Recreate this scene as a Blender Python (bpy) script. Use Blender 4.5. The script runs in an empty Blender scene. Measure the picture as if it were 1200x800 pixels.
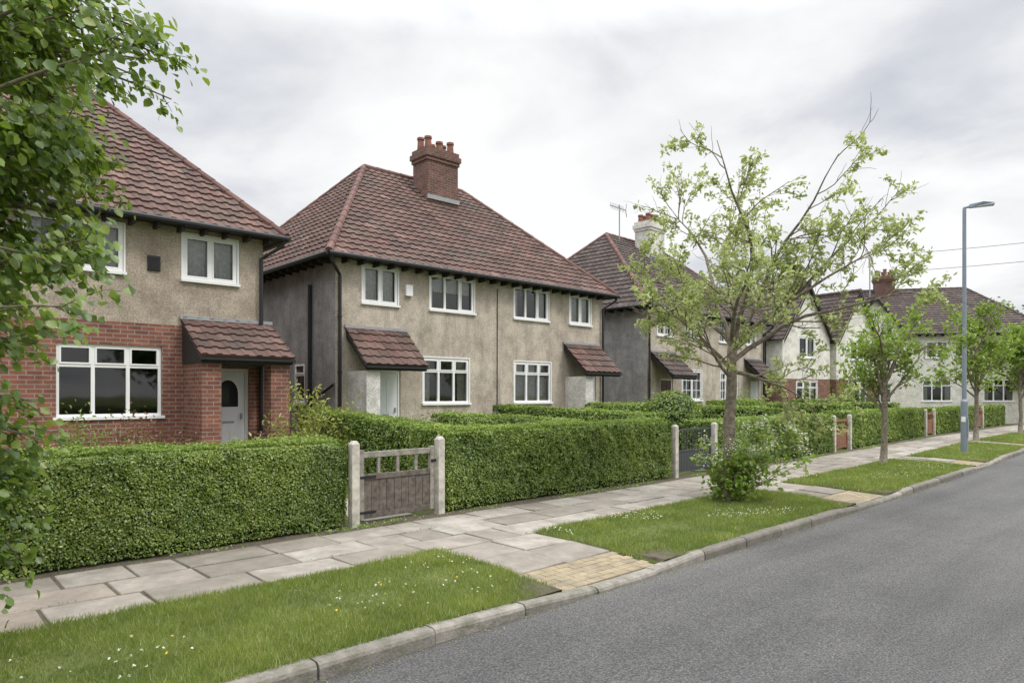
import bpy, math, random
import numpy as np
from mathutils import Vector, Matrix
random.seed(7); RNG=np.random.default_rng(7)
scene=bpy.context.scene
COL=scene.collection
def c(x):
    if x<0: return 0.0
    if x<30: return 0.0012*x*x
    return 1.08+min(x-30,60)*0.02
# ---------------------------------------------------------------- materials
def nm(name):
    m=bpy.data.materials.new(name); m.use_nodes=True
    nt=m.node_tree; b=nt.nodes['Principled BSDF']
    return m,nt,b
def N(nt,t,**kw):
    n=nt.nodes.new(t)
    for k,v in kw.items():
        if k in n.inputs: n.inputs[k].default_value=v
        else: setattr(n,k,v)
    return n
def ramp(nt,fac,stops):
    r=nt.nodes.new('ShaderNodeValToRGB'); e=r.color_ramp.elements
    while len(e)<len(stops): e.new(0.5)
    for i,(p,col) in enumerate(stops):
        e[i].position=p; e[i].color=(col[0],col[1],col[2],1)
    nt.links.new(fac,r.inputs[0]); return r
def mixc(nt,f,a,b,mode='MIX'):
    m=nt.nodes.new('ShaderNodeMix'); m.data_type='RGBA'; m.blend_type=mode
    if isinstance(f,float): m.inputs[0].default_value=f
    else: nt.links.new(f,m.inputs[0])
    for s,i in ((a,6),(b,7)):
        if isinstance(s,tuple): m.inputs[i].default_value=(*s,1)
        else: nt.links.new(s,m.inputs[i])
    return m.outputs[2]
def objco(nt,scale=(1,1,1)):
    t=nt.nodes.new('ShaderNodeTexCoord'); mp=nt.nodes.new('ShaderNodeMapping')
    mp.inputs['Scale'].default_value=scale
    nt.links.new(t.outputs['Object'],mp.inputs[0]); return mp.outputs[0]
def noise(nt,vec,scale,detail=4,rough=.55):
    n=N(nt,'ShaderNodeTexNoise',Scale=scale,Detail=detail,Roughness=rough)
    nt.links.new(vec,n.inputs['Vector']); return n.outputs['Fac']
def bump(nt,b,h,strength,dist=.02):
    bp=N(nt,'ShaderNodeBump',Strength=strength,Distance=dist)
    nt.links.new(h,bp.inputs['Height']); nt.links.new(bp.outputs[0],b.inputs['Normal'])
def simple(name,col,rough=.6,metal=0,var=.12,scale=6,bmp=0,bscale=60):
    m,nt,b=nm(name); v=objco(nt)
    f=noise(nt,v,scale)
    lo=tuple(x*(1-var) for x in col); hi=tuple(min(1,x*(1+var)) for x in col)
    r=ramp(nt,f,[(.3,lo),(.7,hi)]); nt.links.new(r.outputs[0],b.inputs['Base Color'])
    b.inputs['Roughness'].default_value=rough; b.inputs['Metallic'].default_value=metal
    if bmp: bump(nt,b,noise(nt,v,bscale,3),bmp,.01)
    return m
def stucco(name,c1,c2,stain,streak=.5,bstr=.6):
    m,nt,b=nm(name); v=objco(nt)
    f=noise(nt,v,.7,6,.65)
    r=ramp(nt,f,[(.32,c1),(.66,c2)])
    vs=objco(nt,(2.6,2.6,.35)); f2=noise(nt,vs,1.0,6,.7)
    r2=ramp(nt,f2,[(.46,(0,0,0)),(.72,(streak,)*3)])
    col=mixc(nt,r2.outputs[0],r.outputs[0],stain)
    f3=noise(nt,v,30,3,.65); r3=ramp(nt,f3,[(.35,(.62,.62,.62)),(.65,(1.2,1.2,1.2))])
    col=mixc(nt,.8,col,r3.outputs[0],'MULTIPLY')
    f4=noise(nt,v,2.2,7,.78); r4=ramp(nt,f4,[(.38,(.68,.675,.67)),(.58,(1.08,1.08,1.08))])
    col=mixc(nt,.85,col,r4.outputs[0],'MULTIPLY')
    nt.links.new(col,b.inputs['Base Color']); b.inputs['Roughness'].default_value=.95
    bump(nt,b,noise(nt,v,50,2),bstr,.02); return m
def brick(name,c1,c2,mortar):
    m,nt,b=nm(name)
    uv=nt.nodes.new('ShaderNodeUVMap'); uv.uv_map='UVMap'
    bt=N(nt,'ShaderNodeTexBrick',Scale=1.0)
    bt.inputs['Brick Width'].default_value=.235; bt.inputs['Row Height'].default_value=.078
    bt.inputs['Mortar Size'].default_value=.009; bt.inputs['Mortar Smooth'].default_value=.1
    bt.inputs['Bias'].default_value=-.1
    bt.inputs['Color1'].default_value=(*c1,1); bt.inputs['Color2'].default_value=(*c2,1); bt.inputs['Mortar'].default_value=(*mortar,1)
    nt.links.new(uv.outputs[0],bt.inputs['Vector'])
    v=objco(nt); f=noise(nt,v,4,5,.7); r=ramp(nt,f,[(.3,(.6,.6,.6)),(.7,(1.25,1.25,1.25))])
    col=mixc(nt,.8,bt.outputs['Color'],r.outputs[0],'MULTIPLY')
    nt.links.new(col,b.inputs['Base Color']); b.inputs['Roughness'].default_value=.9
    inv=N(nt,'ShaderNodeMath',operation='SUBTRACT'); inv.inputs[0].default_value=1; nt.links.new(bt.outputs['Fac'],inv.inputs[1])
    bump(nt,b,inv.outputs[0],.7,.01); return m
def rndmat(name,stops,rough=.8,nscale=3,bmp=.3,bscale=40,moss=None,mscale=1.2,mth=(.52,.68)):
    m,nt,b=nm(name); a=N(nt,'ShaderNodeAttribute',attribute_name='rnd')
    v=objco(nt); f=noise(nt,v,nscale,6,.65)
    r=ramp(nt,a.outputs['Fac'],stops)
    r2=ramp(nt,f,[(.3,(.68,.68,.68)),(.7,(1.2,1.2,1.2))])
    col=mixc(nt,.85,r.outputs[0],r2.outputs[0],'MULTIPLY')
    if moss:
        fm=noise(nt,v,mscale,8,.75); rm=ramp(nt,fm,[(mth[0],(0,0,0)),(mth[1],(.75,.75,.75))])
        col=mixc(nt,rm.outputs[0],col,moss)
    nt.links.new(col,b.inputs['Base Color']); b.inputs['Roughness'].default_value=rough
    bump(nt,b,noise(nt,v,bscale,4),bmp,.01); return m
def leafmat(name,stops,trans=.35,gloss=.1,nscale=1.5):
    m,nt,b=nm(name); nt.nodes.remove(b); out=nt.nodes['Material Output']
    a=N(nt,'ShaderNodeAttribute',attribute_name='rnd'); v=objco(nt)
    f=noise(nt,v,nscale,3,.6)
    r=ramp(nt,a.outputs['Fac'],stops); r2=ramp(nt,f,[(.32,(.68,.72,.66)),(.68,(1.25,1.2,1.15))])
    col=mixc(nt,.9,r.outputs[0],r2.outputs[0],'MULTIPLY')
    d=N(nt,'ShaderNodeBsdfDiffuse'); t=N(nt,'ShaderNodeBsdfTranslucent'); g=N(nt,'ShaderNodeBsdfGlossy',Roughness=.42)
    g.inputs['Color'].default_value=(.8,.85,.8,1)
    nt.links.new(col,d.inputs[0])
    tc=mixc(nt,.6,col,(.45,.6,.06),'MIX'); tc2=mixc(nt,.5,col,tc)
    nt.links.new(tc2,t.inputs[0])
    m1=N(nt,'ShaderNodeMixShader',Fac=trans); nt.links.new(d.outputs[0],m1.inputs[1]); nt.links.new(t.outputs[0],m1.inputs[2])
    m2=N(nt,'ShaderNodeMixShader',Fac=gloss); nt.links.new(m1.outputs[0],m2.inputs[1]); nt.links.new(g.outputs[0],m2.inputs[2])
    nt.links.new(m2.outputs[0],out.inputs[0]); return m
def glassmat():
    m,nt,b=nm('window_glass'); nt.nodes.remove(b); out=nt.nodes['Material Output']
    g=N(nt,'ShaderNodeBsdfGlossy',Roughness=.03); t=N(nt,'ShaderNodeBsdfTransparent'); t.inputs[0].default_value=(.8,.84,.82,1)
    lw=N(nt,'ShaderNodeFresnel',IOR=1.6)
    mth=N(nt,'ShaderNodeMath',operation='MULTIPLY'); mth.inputs[1].default_value=1.6; nt.links.new(lw.outputs[0],mth.inputs[0]); mth.use_clamp=True
    v=objco(nt); bp=N(nt,'ShaderNodeBump',Strength=.08,Distance=.02); nt.links.new(noise(nt,v,1.6,1),bp.inputs['Height']); nt.links.new(bp.outputs[0],g.inputs['Normal'])
    mx=N(nt,'ShaderNodeMixShader'); nt.links.new(mth.outputs[0],mx.inputs[0]); nt.links.new(t.outputs[0],mx.inputs[1]); nt.links.new(g.outputs[0],mx.inputs[2])
    nt.links.new(mx.outputs[0],out.inputs[0]); return m
M={}
M['glass']=glassmat()
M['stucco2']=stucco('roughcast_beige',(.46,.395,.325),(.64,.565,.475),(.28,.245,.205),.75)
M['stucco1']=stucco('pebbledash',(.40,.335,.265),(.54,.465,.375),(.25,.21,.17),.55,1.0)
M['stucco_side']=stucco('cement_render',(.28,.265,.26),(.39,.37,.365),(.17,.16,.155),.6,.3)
M['cream']=stucco('cream_render',(.78,.76,.69),(.85,.83,.77),(.70,.66,.58),.3,.3)
M['white_render']=stucco('white_render',(.66,.64,.60),(.80,.78,.74),(.46,.43,.38),.4,.2)
M['brick']=brick('red_brick',(.27,.10,.063),(.165,.062,.045),(.28,.24,.21))
M['brick_chim']=brick('chimney_brick',(.18,.08,.06),(.10,.05,.04),(.20,.17,.145))
M['upvc']=simple('white_upvc',(.83,.83,.83),.35,var=.03)
M['black']=simple('black_paint',(.015,.015,.017),.45)
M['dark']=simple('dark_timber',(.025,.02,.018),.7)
M['interior']=simple('room_interior',(.05,.046,.042),.9)
M['curtain']=simple('curtain_fabric',(.68,.66,.62),.9,var=.2,scale=12)
M['lead']=simple('lead_flashing',(.30,.31,.32),.6)
M['pot']=simple('clay_pot',(.22,.10,.07),.85,var=.35,scale=14)
M['door_white']=simple('white_door',(.76,.78,.80),.4,var=.03)
M['door_red']=simple('red_door',(.07,.010,.010),.4)
M['concrete']=simple('pale_concrete',(.52,.49,.43),.9,var=.35,scale=9,bmp=.4)
M['kerb']=rndmat('kerb_concrete',[(0,(.17,.155,.135)),(1,(.30,.275,.24))],.92,9,.8,45,moss=(.085,.09,.05),mscale=6,mth=(.44,.68))
M['wood_gate']=simple('weathered_wood',(.13,.112,.094),.9,var=.45,scale=14,bmp=.5)
M['wood_rail']=simple('grey_timber',(.26,.24,.21),.9,var=.35,scale=14,bmp=.4)
M['wood_brown']=simple('brown_gate_paint',(.22,.10,.055),.6,var=.2)
M['iron']=simple('painted_iron',(.05,.055,.06),.5)
M['tile']=rndmat('roof_tile_red',[(0,(.072,.043,.037)),(.3,(.112,.060,.049)),(.7,(.148,.080,.065)),(1,(.205,.125,.10))],.85,2.0,.4,60,moss=(.088,.070,.057),mscale=1.3,mth=(.42,.64))
M['tile_dark']=rndmat('roof_tile_brown',[(0,(.05,.038,.036)),(.5,(.080,.058,.052)),(1,(.12,.088,.075))],.85,2.0,.4,60,moss=(.07,.065,.055),mscale=1.5,mth=(.5,.7))
M['ridge']=rndmat('ridge_tile',[(0,(.12,.06,.05)),(1,(.18,.095,.078))],.85,5,.4,60)
M['slab']=rndmat('paving_slab',[(0,(.22,.195,.16)),(.35,(.31,.275,.235)),(.7,(.38,.35,.305)),(1,(.285,.235,.19))],.9,3.5,.5,90,moss=(.14,.125,.10),mscale=2.2,mth=(.42,.70))
M['buff']=rndmat('buff_block',[(0,(.30,.24,.15)),(.5,(.38,.31,.195)),(1,(.29,.23,.16))],.9,6,.4,90,moss=(.18,.155,.115),mscale=4,mth=(.40,.64))
M['bark']=simple('bark',(.20,.17,.13),.95,var=.5,scale=16,bmp=1.0,bscale=35)
M['twig']=simple('twig_bark',(.19,.155,.11),.9,var=.3,scale=20)
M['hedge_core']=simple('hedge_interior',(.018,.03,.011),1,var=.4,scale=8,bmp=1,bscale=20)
M['hedge']=leafmat('hedge_leaves',[(0,(.05,.088,.015)),(.35,(.130,.200,.030)),(.75,(.225,.305,.050)),(1,(.40,.44,.13))],.30,.05,1.2)
M['hedge_far']=leafmat('hedge_leaves_light',[(0,(.06,.105,.018)),(.35,(.145,.22,.035)),(.75,(.235,.32,.058)),(1,(.37,.42,.12))],.30,.05,.8)
M['leaf_near']=leafmat('broad_leaves',[(0,(.065,.125,.016)),(.5,(.15,.25,.028)),(.85,(.28,.37,.05)),(1,(.42,.40,.14))],.48,.07,1.6)
M['leaf_pale']=leafmat('pale_leaves',[(0,(.30,.36,.14)),(.5,(.46,.52,.22)),(1,(.70,.70,.46))],.45,.05,1.5)
M['leaf_green']=leafmat('green_leaves',[(0,(.11,.19,.028)),(.5,(.22,.33,.05)),(1,(.36,.46,.10))],.45,.05,1.5)
M['leaf_dark']=leafmat('dark_leaves',[(0,(.04,.08,.015)),(.5,(.08,.14,.025)),(1,(.15,.22,.05))],.3,.05,.2)
M['leaf_yellow']=leafmat('yellow_leaves',[(0,(.16,.21,.04)),(.5,(.33,.36,.08)),(1,(.48,.44,.16))],.4,.05,2)
M['leaf_red']=leafmat('red_leaves',[(0,(.12,.03,.02)),(.5,(.2,.06,.03)),(1,(.16,.16,.04))],.3,.08,2)
M['blossom']=leafmat('white_blossom',[(0,(.7,.72,.6)),(1,(.85,.85,.78))],.3,.02,2)
M['dandelion']=leafmat('yellow_flower',[(0,(.7,.5,.03)),(1,(.8,.6,.05))],.2,.02,2)
M['blade']=leafmat('grass_blades',[(0,(.11,.155,.034)),(.4,(.185,.25,.05)),(.8,(.28,.34,.08)),(.93,(.40,.38,.17)),(1,(.46,.40,.24))],.38,.04,1.6)
M['steel']=simple('grey_painted_steel',(.25,.29,.34),.45,.3,.06)
M['lampglass']=simple('lamp_lens',(.5,.5,.5),.2)
M['carpaint']=simple('dark_car_paint',(.03,.035,.045),.25,.3,.05)
M['tyre']=simple('tyre_rubber',(.02,.02,.02),.85)
M['alloy']=simple('wheel_alloy',(.4,.4,.42),.35,.7)
M['carglass']=simple('car_glass',(.02,.025,.03),.08)
M['taillamp']=simple('tail_lamp',(.35,.02,.02),.2)
m,nt,b=nm('lawn_soil'); v=objco(nt)
f=noise(nt,v,.8,8,.7); f2=noise(nt,v,22,5,.7)
r=ramp(nt,f,[(.3,(.10,.13,.037)),(.7,(.165,.195,.055))]); r2=ramp(nt,f2,[(.3,(.55,.5,.45)),(.7,(1.15,1.15,1.1))])
nt.links.new(mixc(nt,.9,r.outputs[0],r2.outputs[0],'MULTIPLY'),b.inputs['Base Color']); b.inputs['Roughness'].default_value=1; bump(nt,b,f2,.6,.03); M['lawn']=m
m,nt,b=nm('soil'); v=objco(nt); f=noise(nt,v,9,8,.75)
r=ramp(nt,f,[(.3,(.05,.04,.028)),(.55,(.11,.09,.065)),(.62,(.08,.10,.033)),(.75,(.15,.125,.095))]); nt.links.new(r.outputs[0],b.inputs['Base Color']); b.inputs['Roughness'].default_value=1; bump(nt,b,f,.8,.02); M['soil']=m
m,nt,b=nm('asphalt'); v=objco(nt)
f=noise(nt,v,75,4,.85); fb=noise(nt,v,.35,6,.6)
vs=objco(nt,(.12,1.3,1)); fs=noise(nt,vs,1.0,4,.6)
vor=N(nt,'ShaderNodeTexVoronoi',Scale=60.0); nt.links.new(v,vor.inputs['Vector'])
r=ramp(nt,f,[(.34,(.06,.059,.058)),(.5,(.122,.119,.116)),(.66,(.225,.22,.212))])
rb=ramp(nt,fb,[(.35,(.80,.80,.81)),(.65,(1.12,1.12,1.12))]); rs=ramp(nt,fs,[(.35,(.80,.80,.80)),(.65,(1.14,1.14,1.13))])
rv=ramp(nt,vor.outputs['Distance'],[(.0,(1.4,1.38,1.33)),(.35,(1,1,1)),(.7,(.6,.6,.61))])
col=mixc(nt,.9,r.outputs[0],rb.outputs[0],'MULTIPLY'); col=mixc(nt,.9,col,rs.outputs[0],'MULTIPLY'); col=mixc(nt,.9,col,rv.outputs[0],'MULTIPLY')
nt.links.new(col,b.inputs['Base Color']); b.inputs['Roughness'].default_value=.85; b.inputs['Specular IOR Level'].default_value=.3; bump(nt,b,f,.8,.008); M['asphalt']=m
# ---------------------------------------------------------------- mesh builder
class MB:
    def __init__(s): s.v=[];s.f=[];s.m=[];s.r=[];s.mats=[]
    def mi(s,mat):
        if mat not in s.mats: s.mats.append(mat)
        return s.mats.index(mat)
    def face(s,pts,mat,rnd=.5):
        i=len(s.v); s.v.extend([tuple(p) for p in pts]); s.f.append(tuple(range(i,i+len(pts)))); s.m.append(s.mi(mat)); s.r.append(rnd)
    def faces(s,pts,fs,mat,rnd=.5):
        i=len(s.v); s.v.extend([tuple(p) for p in pts]); k=s.mi(mat)
        for f in fs: s.f.append(tuple(i+a for a in f)); s.m.append(k); s.r.append(rnd)
    def box(s,x0,x1,y0,y1,z0,z1,mat,rnd=.5,T=None):
        P=[(x0,y0,z0),(x1,y0,z0),(x1,y1,z0),(x0,y1,z0),(x0,y0,z1),(x1,y0,z1),(x1,y1,z1),(x0,y1,z1)]
        if T: P=[T(*p) for p in P]
        s.faces(P,[(0,3,2,1),(4,5,6,7),(0,1,5,4),(1,2,6,5),(2,3,7,6),(3,0,4,7)],mat,rnd)
    def tube(s,pts,rad,mat,n=6,cap=True,rnd=.5):
        pts=[Vector(p) for p in pts]; i0=len(s.v); k=s.mi(mat)
        ref=Vector((0.13,0.31,1)).normalized()
        for i,p in enumerate(pts):
            d=(pts[min(i+1,len(pts)-1)]-pts[max(i-1,0)]).normalized()
            rr=Vector((1,0,0)) if abs(d.dot(ref))>.98 else ref
            a=d.cross(rr).normalized(); b=d.cross(a)
            for j in range(n):
                t=2*math.pi*j/n; s.v.append(tuple(p+(a*math.cos(t)+b*math.sin(t))*rad[i]))
        for i in range(len(pts)-1):
            for j in range(n):
                a0=i0+i*n+j; a1=i0+i*n+(j+1)%n
                s.f.append((a0,a1,a1+n,a0+n)); s.m.append(k); s.r.append(rnd)
        if cap:
            s.f.append(tuple(i0+j for j in range(n))); s.m.append(k); s.r.append(rnd)
            s.f.append(tuple(i0+(len(pts)-1)*n+j for j in range(n))); s.m.append(k); s.r.append(rnd)
    def build(s,name,parent=None,smooth=False,uv=True,bevel=0):
        me=bpy.data.meshes.new(name); me.from_pydata(s.v,[],s.f)
        for mt in s.mats: me.materials.append(M[mt])
        me.polygons.foreach_set('material_index',s.m)
        a=me.attributes.new('rnd','FLOAT','FACE'); a.data.foreach_set('value',np.array(s.r,dtype=np.float32))
        if smooth: me.polygons.foreach_set('use_smooth',[True]*len(s.f))
        if uv and s.f:
            ul=me.uv_layers.new(name='UVMap'); dat=np.zeros(len(me.loops)*2)
            for p in me.polygons:
                n=p.normal
                if abs(n.z)>.75: t=Vector((1,0,0)); w=Vector((0,1,0))
                else:
                    t=Vector((-n.y,n.x,0)).normalized(); w=Vector((0,0,1))
                for li in p.loop_indices:
                    co=me.vertices[me.loops[li].vertex_index].co
                    dat[2*li]=co.dot(t); dat[2*li+1]=co.dot(w)
            ul.data.foreach_set('uv',dat)
        me.update()
        o=bpy.data.objects.new(name,me); COL.objects.link(o)
        if parent: o.parent=parent
        if bevel:
            md=o.modifiers.new('bevel','BEVEL'); md.width=bevel; md.segments=2; md.limit_method='ANGLE'
        return o
def empty(name,loc=(0,0,0),rot=0):
    e=bpy.data.objects.new(name,None); e.location=loc; e.rotation_euler=(0,0,rot); COL.objects.link(e); e.empty_display_size=.3; return e
def npmesh(name,V,F,mat,rnd,parent=None):
    me=bpy.data.meshes.new(name); k,mm=F.shape
    me.vertices.add(len(V)); me.vertices.foreach_set('co',V.astype(np.float32).ravel())
    me.loops.add(k*mm); me.loops.foreach_set('vertex_index',F.astype(np.int32).ravel())
    me.polygons.add(k); me.polygons.foreach_set('loop_start',np.arange(0,k*mm,mm,dtype=np.int32))
    me.materials.append(M[mat]); a=me.attributes.new('rnd','FLOAT','FACE'); a.data.foreach_set('value',rnd.astype(np.float32))
    me.update(calc_edges=True); me.validate()
    o=bpy.data.objects.new(name,me); COL.objects.link(o)
    if parent: o.parent=parent
    return o
def nrm(a): return a/np.maximum(np.linalg.norm(a,axis=1,keepdims=True),1e-6)
def vnoise(P,scale,seed=0.0):
    p=P*scale+seed*17.3; i=np.floor(p); f=p-i; f=f*f*(3-2*f); out=np.zeros(len(P))
    for dx in (0,1):
        for dy in (0,1):
            for dz in (0,1):
                q=i+np.array([dx,dy,dz]); h=np.sin(q[:,0]*127.1+q[:,1]*311.7+q[:,2]*74.7)*43758.5453; h=h-np.floor(h)
                wt=(f[:,0] if dx else 1-f[:,0])*(f[:,1] if dy else 1-f[:,1])*(f[:,2] if dz else 1-f[:,2]); out+=h*wt
    return out*2-1
def leaves(name,P,Nn,size,mat,parent=None,T=None,wid=.55,fold=.18,rnd=None,svar=.3):
    n=len(P); Nn=nrm(Nn)
    if T is None: T=RNG.normal(size=(n,3))
    T=nrm(T-Nn*(T*Nn).sum(1,keepdims=True)); B=np.cross(Nn,T)
    s=(size*(1+svar*RNG.uniform(-1,1,n)))[:,None]
    base=P-T*s*.5; tip=P+T*s*.5; mid=-Nn*s*fold
    L1=P-T*s*.2+B*s*wid*.5; L2=P+T*s*.18+B*s*wid*.42
    R1=P-T*s*.2-B*s*wid*.5; R2=P+T*s*.18-B*s*wid*.42
    V=np.stack([base+mid,L1,L2,tip+mid,R2,R1],1).reshape(-1,3)
    i=np.arange(n)[:,None]*6
    F=np.concatenate([i+np.array([[0,1,2,3]]),i+np.array([[0,3,4,5]])],1).reshape(-1,4)
    if rnd is None: rnd=RNG.beta(2,2.2,n)
    return npmesh(name,V,F,mat,np.repeat(rnd,2),parent)
def smallleaves(name,P,Nn,size,mat,parent=None,rnd=None,wid=.6):
    n=len(P); Nn=nrm(Nn); T=RNG.normal(size=(n,3)); T=nrm(T-Nn*(T*Nn).sum(1,keepdims=True)); B=np.cross(Nn,T)
    s=(size*(1+.35*RNG.uniform(-1,1,n)))[:,None]
    V=np.stack([P-T*s*.5,P+B*s*wid*.5,P+T*s*.5+Nn*s*.1,P-B*s*wid*.5],1).reshape(-1,3)
    F=(np.arange(n)[:,None]*4+np.array([[0,1,2,3]]))
    if rnd is None: rnd=RNG.beta(2,2.2,n)
    return npmesh(name,V,F,mat,rnd,parent)
# ---------------------------------------------------------------- ground / road
xs=[-400,-60]+list(np.arange(-30,100,1.0))+[150,400]
def strip(name,prof,mat,xs=xs,zf=None):
    V=[];F=[]
    for x in xs:
        for (y,z) in prof: V.append((x,y+c(x),z+(zf(x,y) if zf else 0)))
    k=len(prof)
    for i in range(len(xs)-1):
        for j in range(k-1):
            a=i*k+j; F.append((a,a+k,a+k+1,a+1))
    return npmesh(name,np.array(V),np.array(F),mat,np.full(len(F),.5))
CROSS=[(4.45,5.9),(11.35,12.75),(19.5,20.8),(28.2,29.4),(36.5,37.8),(46,47.3)]
CD=-.05
def zc(x,y):
    for a,b in CROSS:
        if a-.06<x<b+.06 and y<5.2: return CD*min(1,(5.2-y)/1.0)
    return 0
def kz(x):
    z=.006
    for a,b in CROSS:
        d=max(a-x,x-b,0); z=min(z,CD-.005+(-CD+.011)*min(1,d/.9))
    return z
strip('ground',[(-400,-.012),(-2.75,-.012),(-2.72,-.17),(4.05,-.17),(4.08,-.10),(7.7,-.10),(8.0,-.012),(9,-.012),(20,-.012),(60,-.012),(400,-.012)],'lawn')
strip('road',[(-2.6,-.115),(.5,-.09),(4.03,-.105)],'asphalt')
SX=[float(v) for v in np.arange(-30,100,1.0)]
for a,b in CROSS: SX+=[a-.061,a-.059,b+.059,b+.061]
SX=sorted(SX)
strip('pavement_bed',[(4.1,-.014),(4.2,-.014),(5.2,-.014),(8.02,-.008)],'soil',SX,zc)
mb=MB(); x=-30
while x<95:
    L=.915 if x<40 else 1.83
    x1=x+L-.012
    jz=random.uniform(-.006,.006); za=kz(x)+jz; zb=kz(x1)+jz
    dy=random.uniform(-.01,.01); r=random.random()
    def prof_(zt): return [(4.0,-.16),(4.0,zt-.035),(4.012,zt-.012),(4.035,zt),(4.128,zt),(4.128,-.16)]
    P=[(x,y+dy+c(x),z) for y,z in prof_(za)]+[(x1,y+dy+c(x1),z) for y,z in prof_(zb)]
    mb.faces(P,[(i,6+i,7+i,i+1) for i in range(5)]+[(0,1,2,3,4,5),(11,10,9,8,7,6)],'kerb',r)
    x+=L
mb.build('kerb')
mb=MB(); x=-30
while x<80:
    pr=[(-2.6,-.16),(-2.6,-.03),(-2.63,0.01),(-2.75,.01)]
    P=[(x,y+c(x),z) for y,z in pr]+[(x+.9,y+c(x+.9),z) for y,z in pr]
    mb.faces(P,[(0,1,5,4),(1,2,6,5),(2,3,7,6)],'kerb',random.random()); x+=.915
mb.build('kerb')
mb=MB()
def slab(x0,x1,y0,y1,mat='slab',th=.05,j=.007):
    zz=[random.uniform(-j,j) for _ in range(4)]; r=random.random(); g=random.uniform(.008,.016) if th>.04 else .004
    x0+=g;x1-=g;y0+=g;y1-=g; be=.007 if th>.04 else .003
    cs=[(x0,y0),(x1,y0),(x1,y1),(x0,y1)]; ci=[(x0+be,y0+be),(x1-be,y0+be),(x1-be,y1-be),(x0+be,y1-be)]
    P=[(x,y+c(x),zc(x,y)-th) for x,y in cs]+[(x,y+c(x),zc(x,y)+zz[i]-be) for i,(x,y) in enumerate(cs)]+[(x,y+c(x),zc(x,y)+zz[i]) for i,(x,y) in enumerate(ci)]
    mb.faces(P,[(8,9,10,11),(4,5,9,8),(5,6,10,9),(6,7,11,10),(7,4,8,11),(0,1,5,4),(1,2,6,5),(2,3,7,6),(3,0,4,7)],mat,r)
rows=[(5.98,6.54),(6.54,7.06),(7.06,7.62)]
for (ya,yb) in rows:
    x=-8+random.uniform(0,.5)
    while x<62:
        L=random.choice([.45,.6,.75,.9,.9,.9]); slab(x,x+L,ya,yb); x+=L
for (a,b) in CROSS:
    w=(b-a)/2
    for k in range(2):
        y=5.98
        for h in (.6,.62) if k==0 else (.62,.6): slab(a+k*w,a+(k+1)*w,y-h,y); y-=h
    y=4.145; q=0
    while y<4.74:
        xx=a+(.1 if q%2 else 0)
        if q%2: slab(a,a+.1,y,y+.1,'buff',.03,.0015)
        while xx<b-.08:
            slab(xx,min(xx+.2,b),y,y+.1,'buff',.03,.0015); xx+=.2
        y+=.1; q+=1
mb.build('pavement')
STR=[(-8,4.42),(5.93,11.3),(12.8,19.45),(20.85,28.15),(29.45,36.4),(37.9,45.9)]
def grass(name,x0,x1,y0,y1,dens,h,w,parent,ragged=.04,z0=.0,curve=True):
    n=int((x1-x0)*(y1-y0)*dens)
    X=RNG.uniform(x0-ragged,x1+ragged,n); Y=RNG.uniform(y0,y1+ragged,n)
    edge=np.minimum.reduce([X-x0+ragged, x1+ragged-X, y1+ragged-Y])
    Q=np.stack([X,Y,np.zeros(n)],1)
    keep=(edge>ragged*2*RNG.uniform(0,1,n)*(.6+.7*vnoise(Q,5,1)))
    thin=vnoise(Q,1.6,3)+.6*vnoise(Q,4.5,4); keep&=RNG.uniform(0,1,n)>np.clip((thin-.3)*.95,0,.8)
    X=X[keep];Y=Y[keep];n=len(X); Q=Q[keep]
    patch=np.clip(.5+.45*vnoise(Q,1.3,5)+.35*vnoise(Q,4,6),0,1)
    CY=np.array([c(x) for x in X]) if curve else 0
    P=np.stack([X,Y+CY,np.full(n,z0)],1)
    if curve: P[:,2]+=np.where(Y<4.9,np.array([min(0,kz(x)-.006) for x in X])*np.clip((4.9-Y)/.7,0,1),0)
    hh=h*(.5+.8*RNG.uniform(0,1,n))*(.55+.9*patch)
    az=RNG.uniform(0,2*np.pi,n); lean=RNG.uniform(.1,.95,n)*hh
    tip=P+np.stack([np.cos(az)*lean,np.sin(az)*lean,hh],1)
    a2=RNG.uniform(0,2*np.pi,n); W=np.stack([np.cos(a2),np.sin(a2),np.zeros(n)],1)*w*.5
    V=np.stack([P-W,P+W,tip],1).reshape(-1,3); F=np.arange(3*n).reshape(-1,3)
    rnd=np.clip(.16+.48*patch+RNG.normal(0,.2,n)+.5*(RNG.uniform(0,1,n)<.07),0,1)
    return npmesh(name,V,F,'blade',rnd,parent)
def flowers(name,x0,x1,y0,y1,n,mat,size,parent):
    X=RNG.uniform(x0,x1,n*3);Y=RNG.uniform(y0,y1,n*3); Q=np.stack([X,Y,X*0],1)
    k=vnoise(Q,1.1,9)>.15; X=X[k][:n];Y=Y[k][:n]; n=len(X)
    CY=np.array([c(x) for x in X])
    P=np.stack([X,Y+CY,RNG.uniform(.045,.08,n)],1)
    P=np.repeat(P,5,0); P=P+RNG.normal(0,size*.2,P.shape)
    smallleaves(name,P,RNG.normal(0,.35,P.shape)+np.array([0,0,1]),size,mat,parent,wid=.8)
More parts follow.
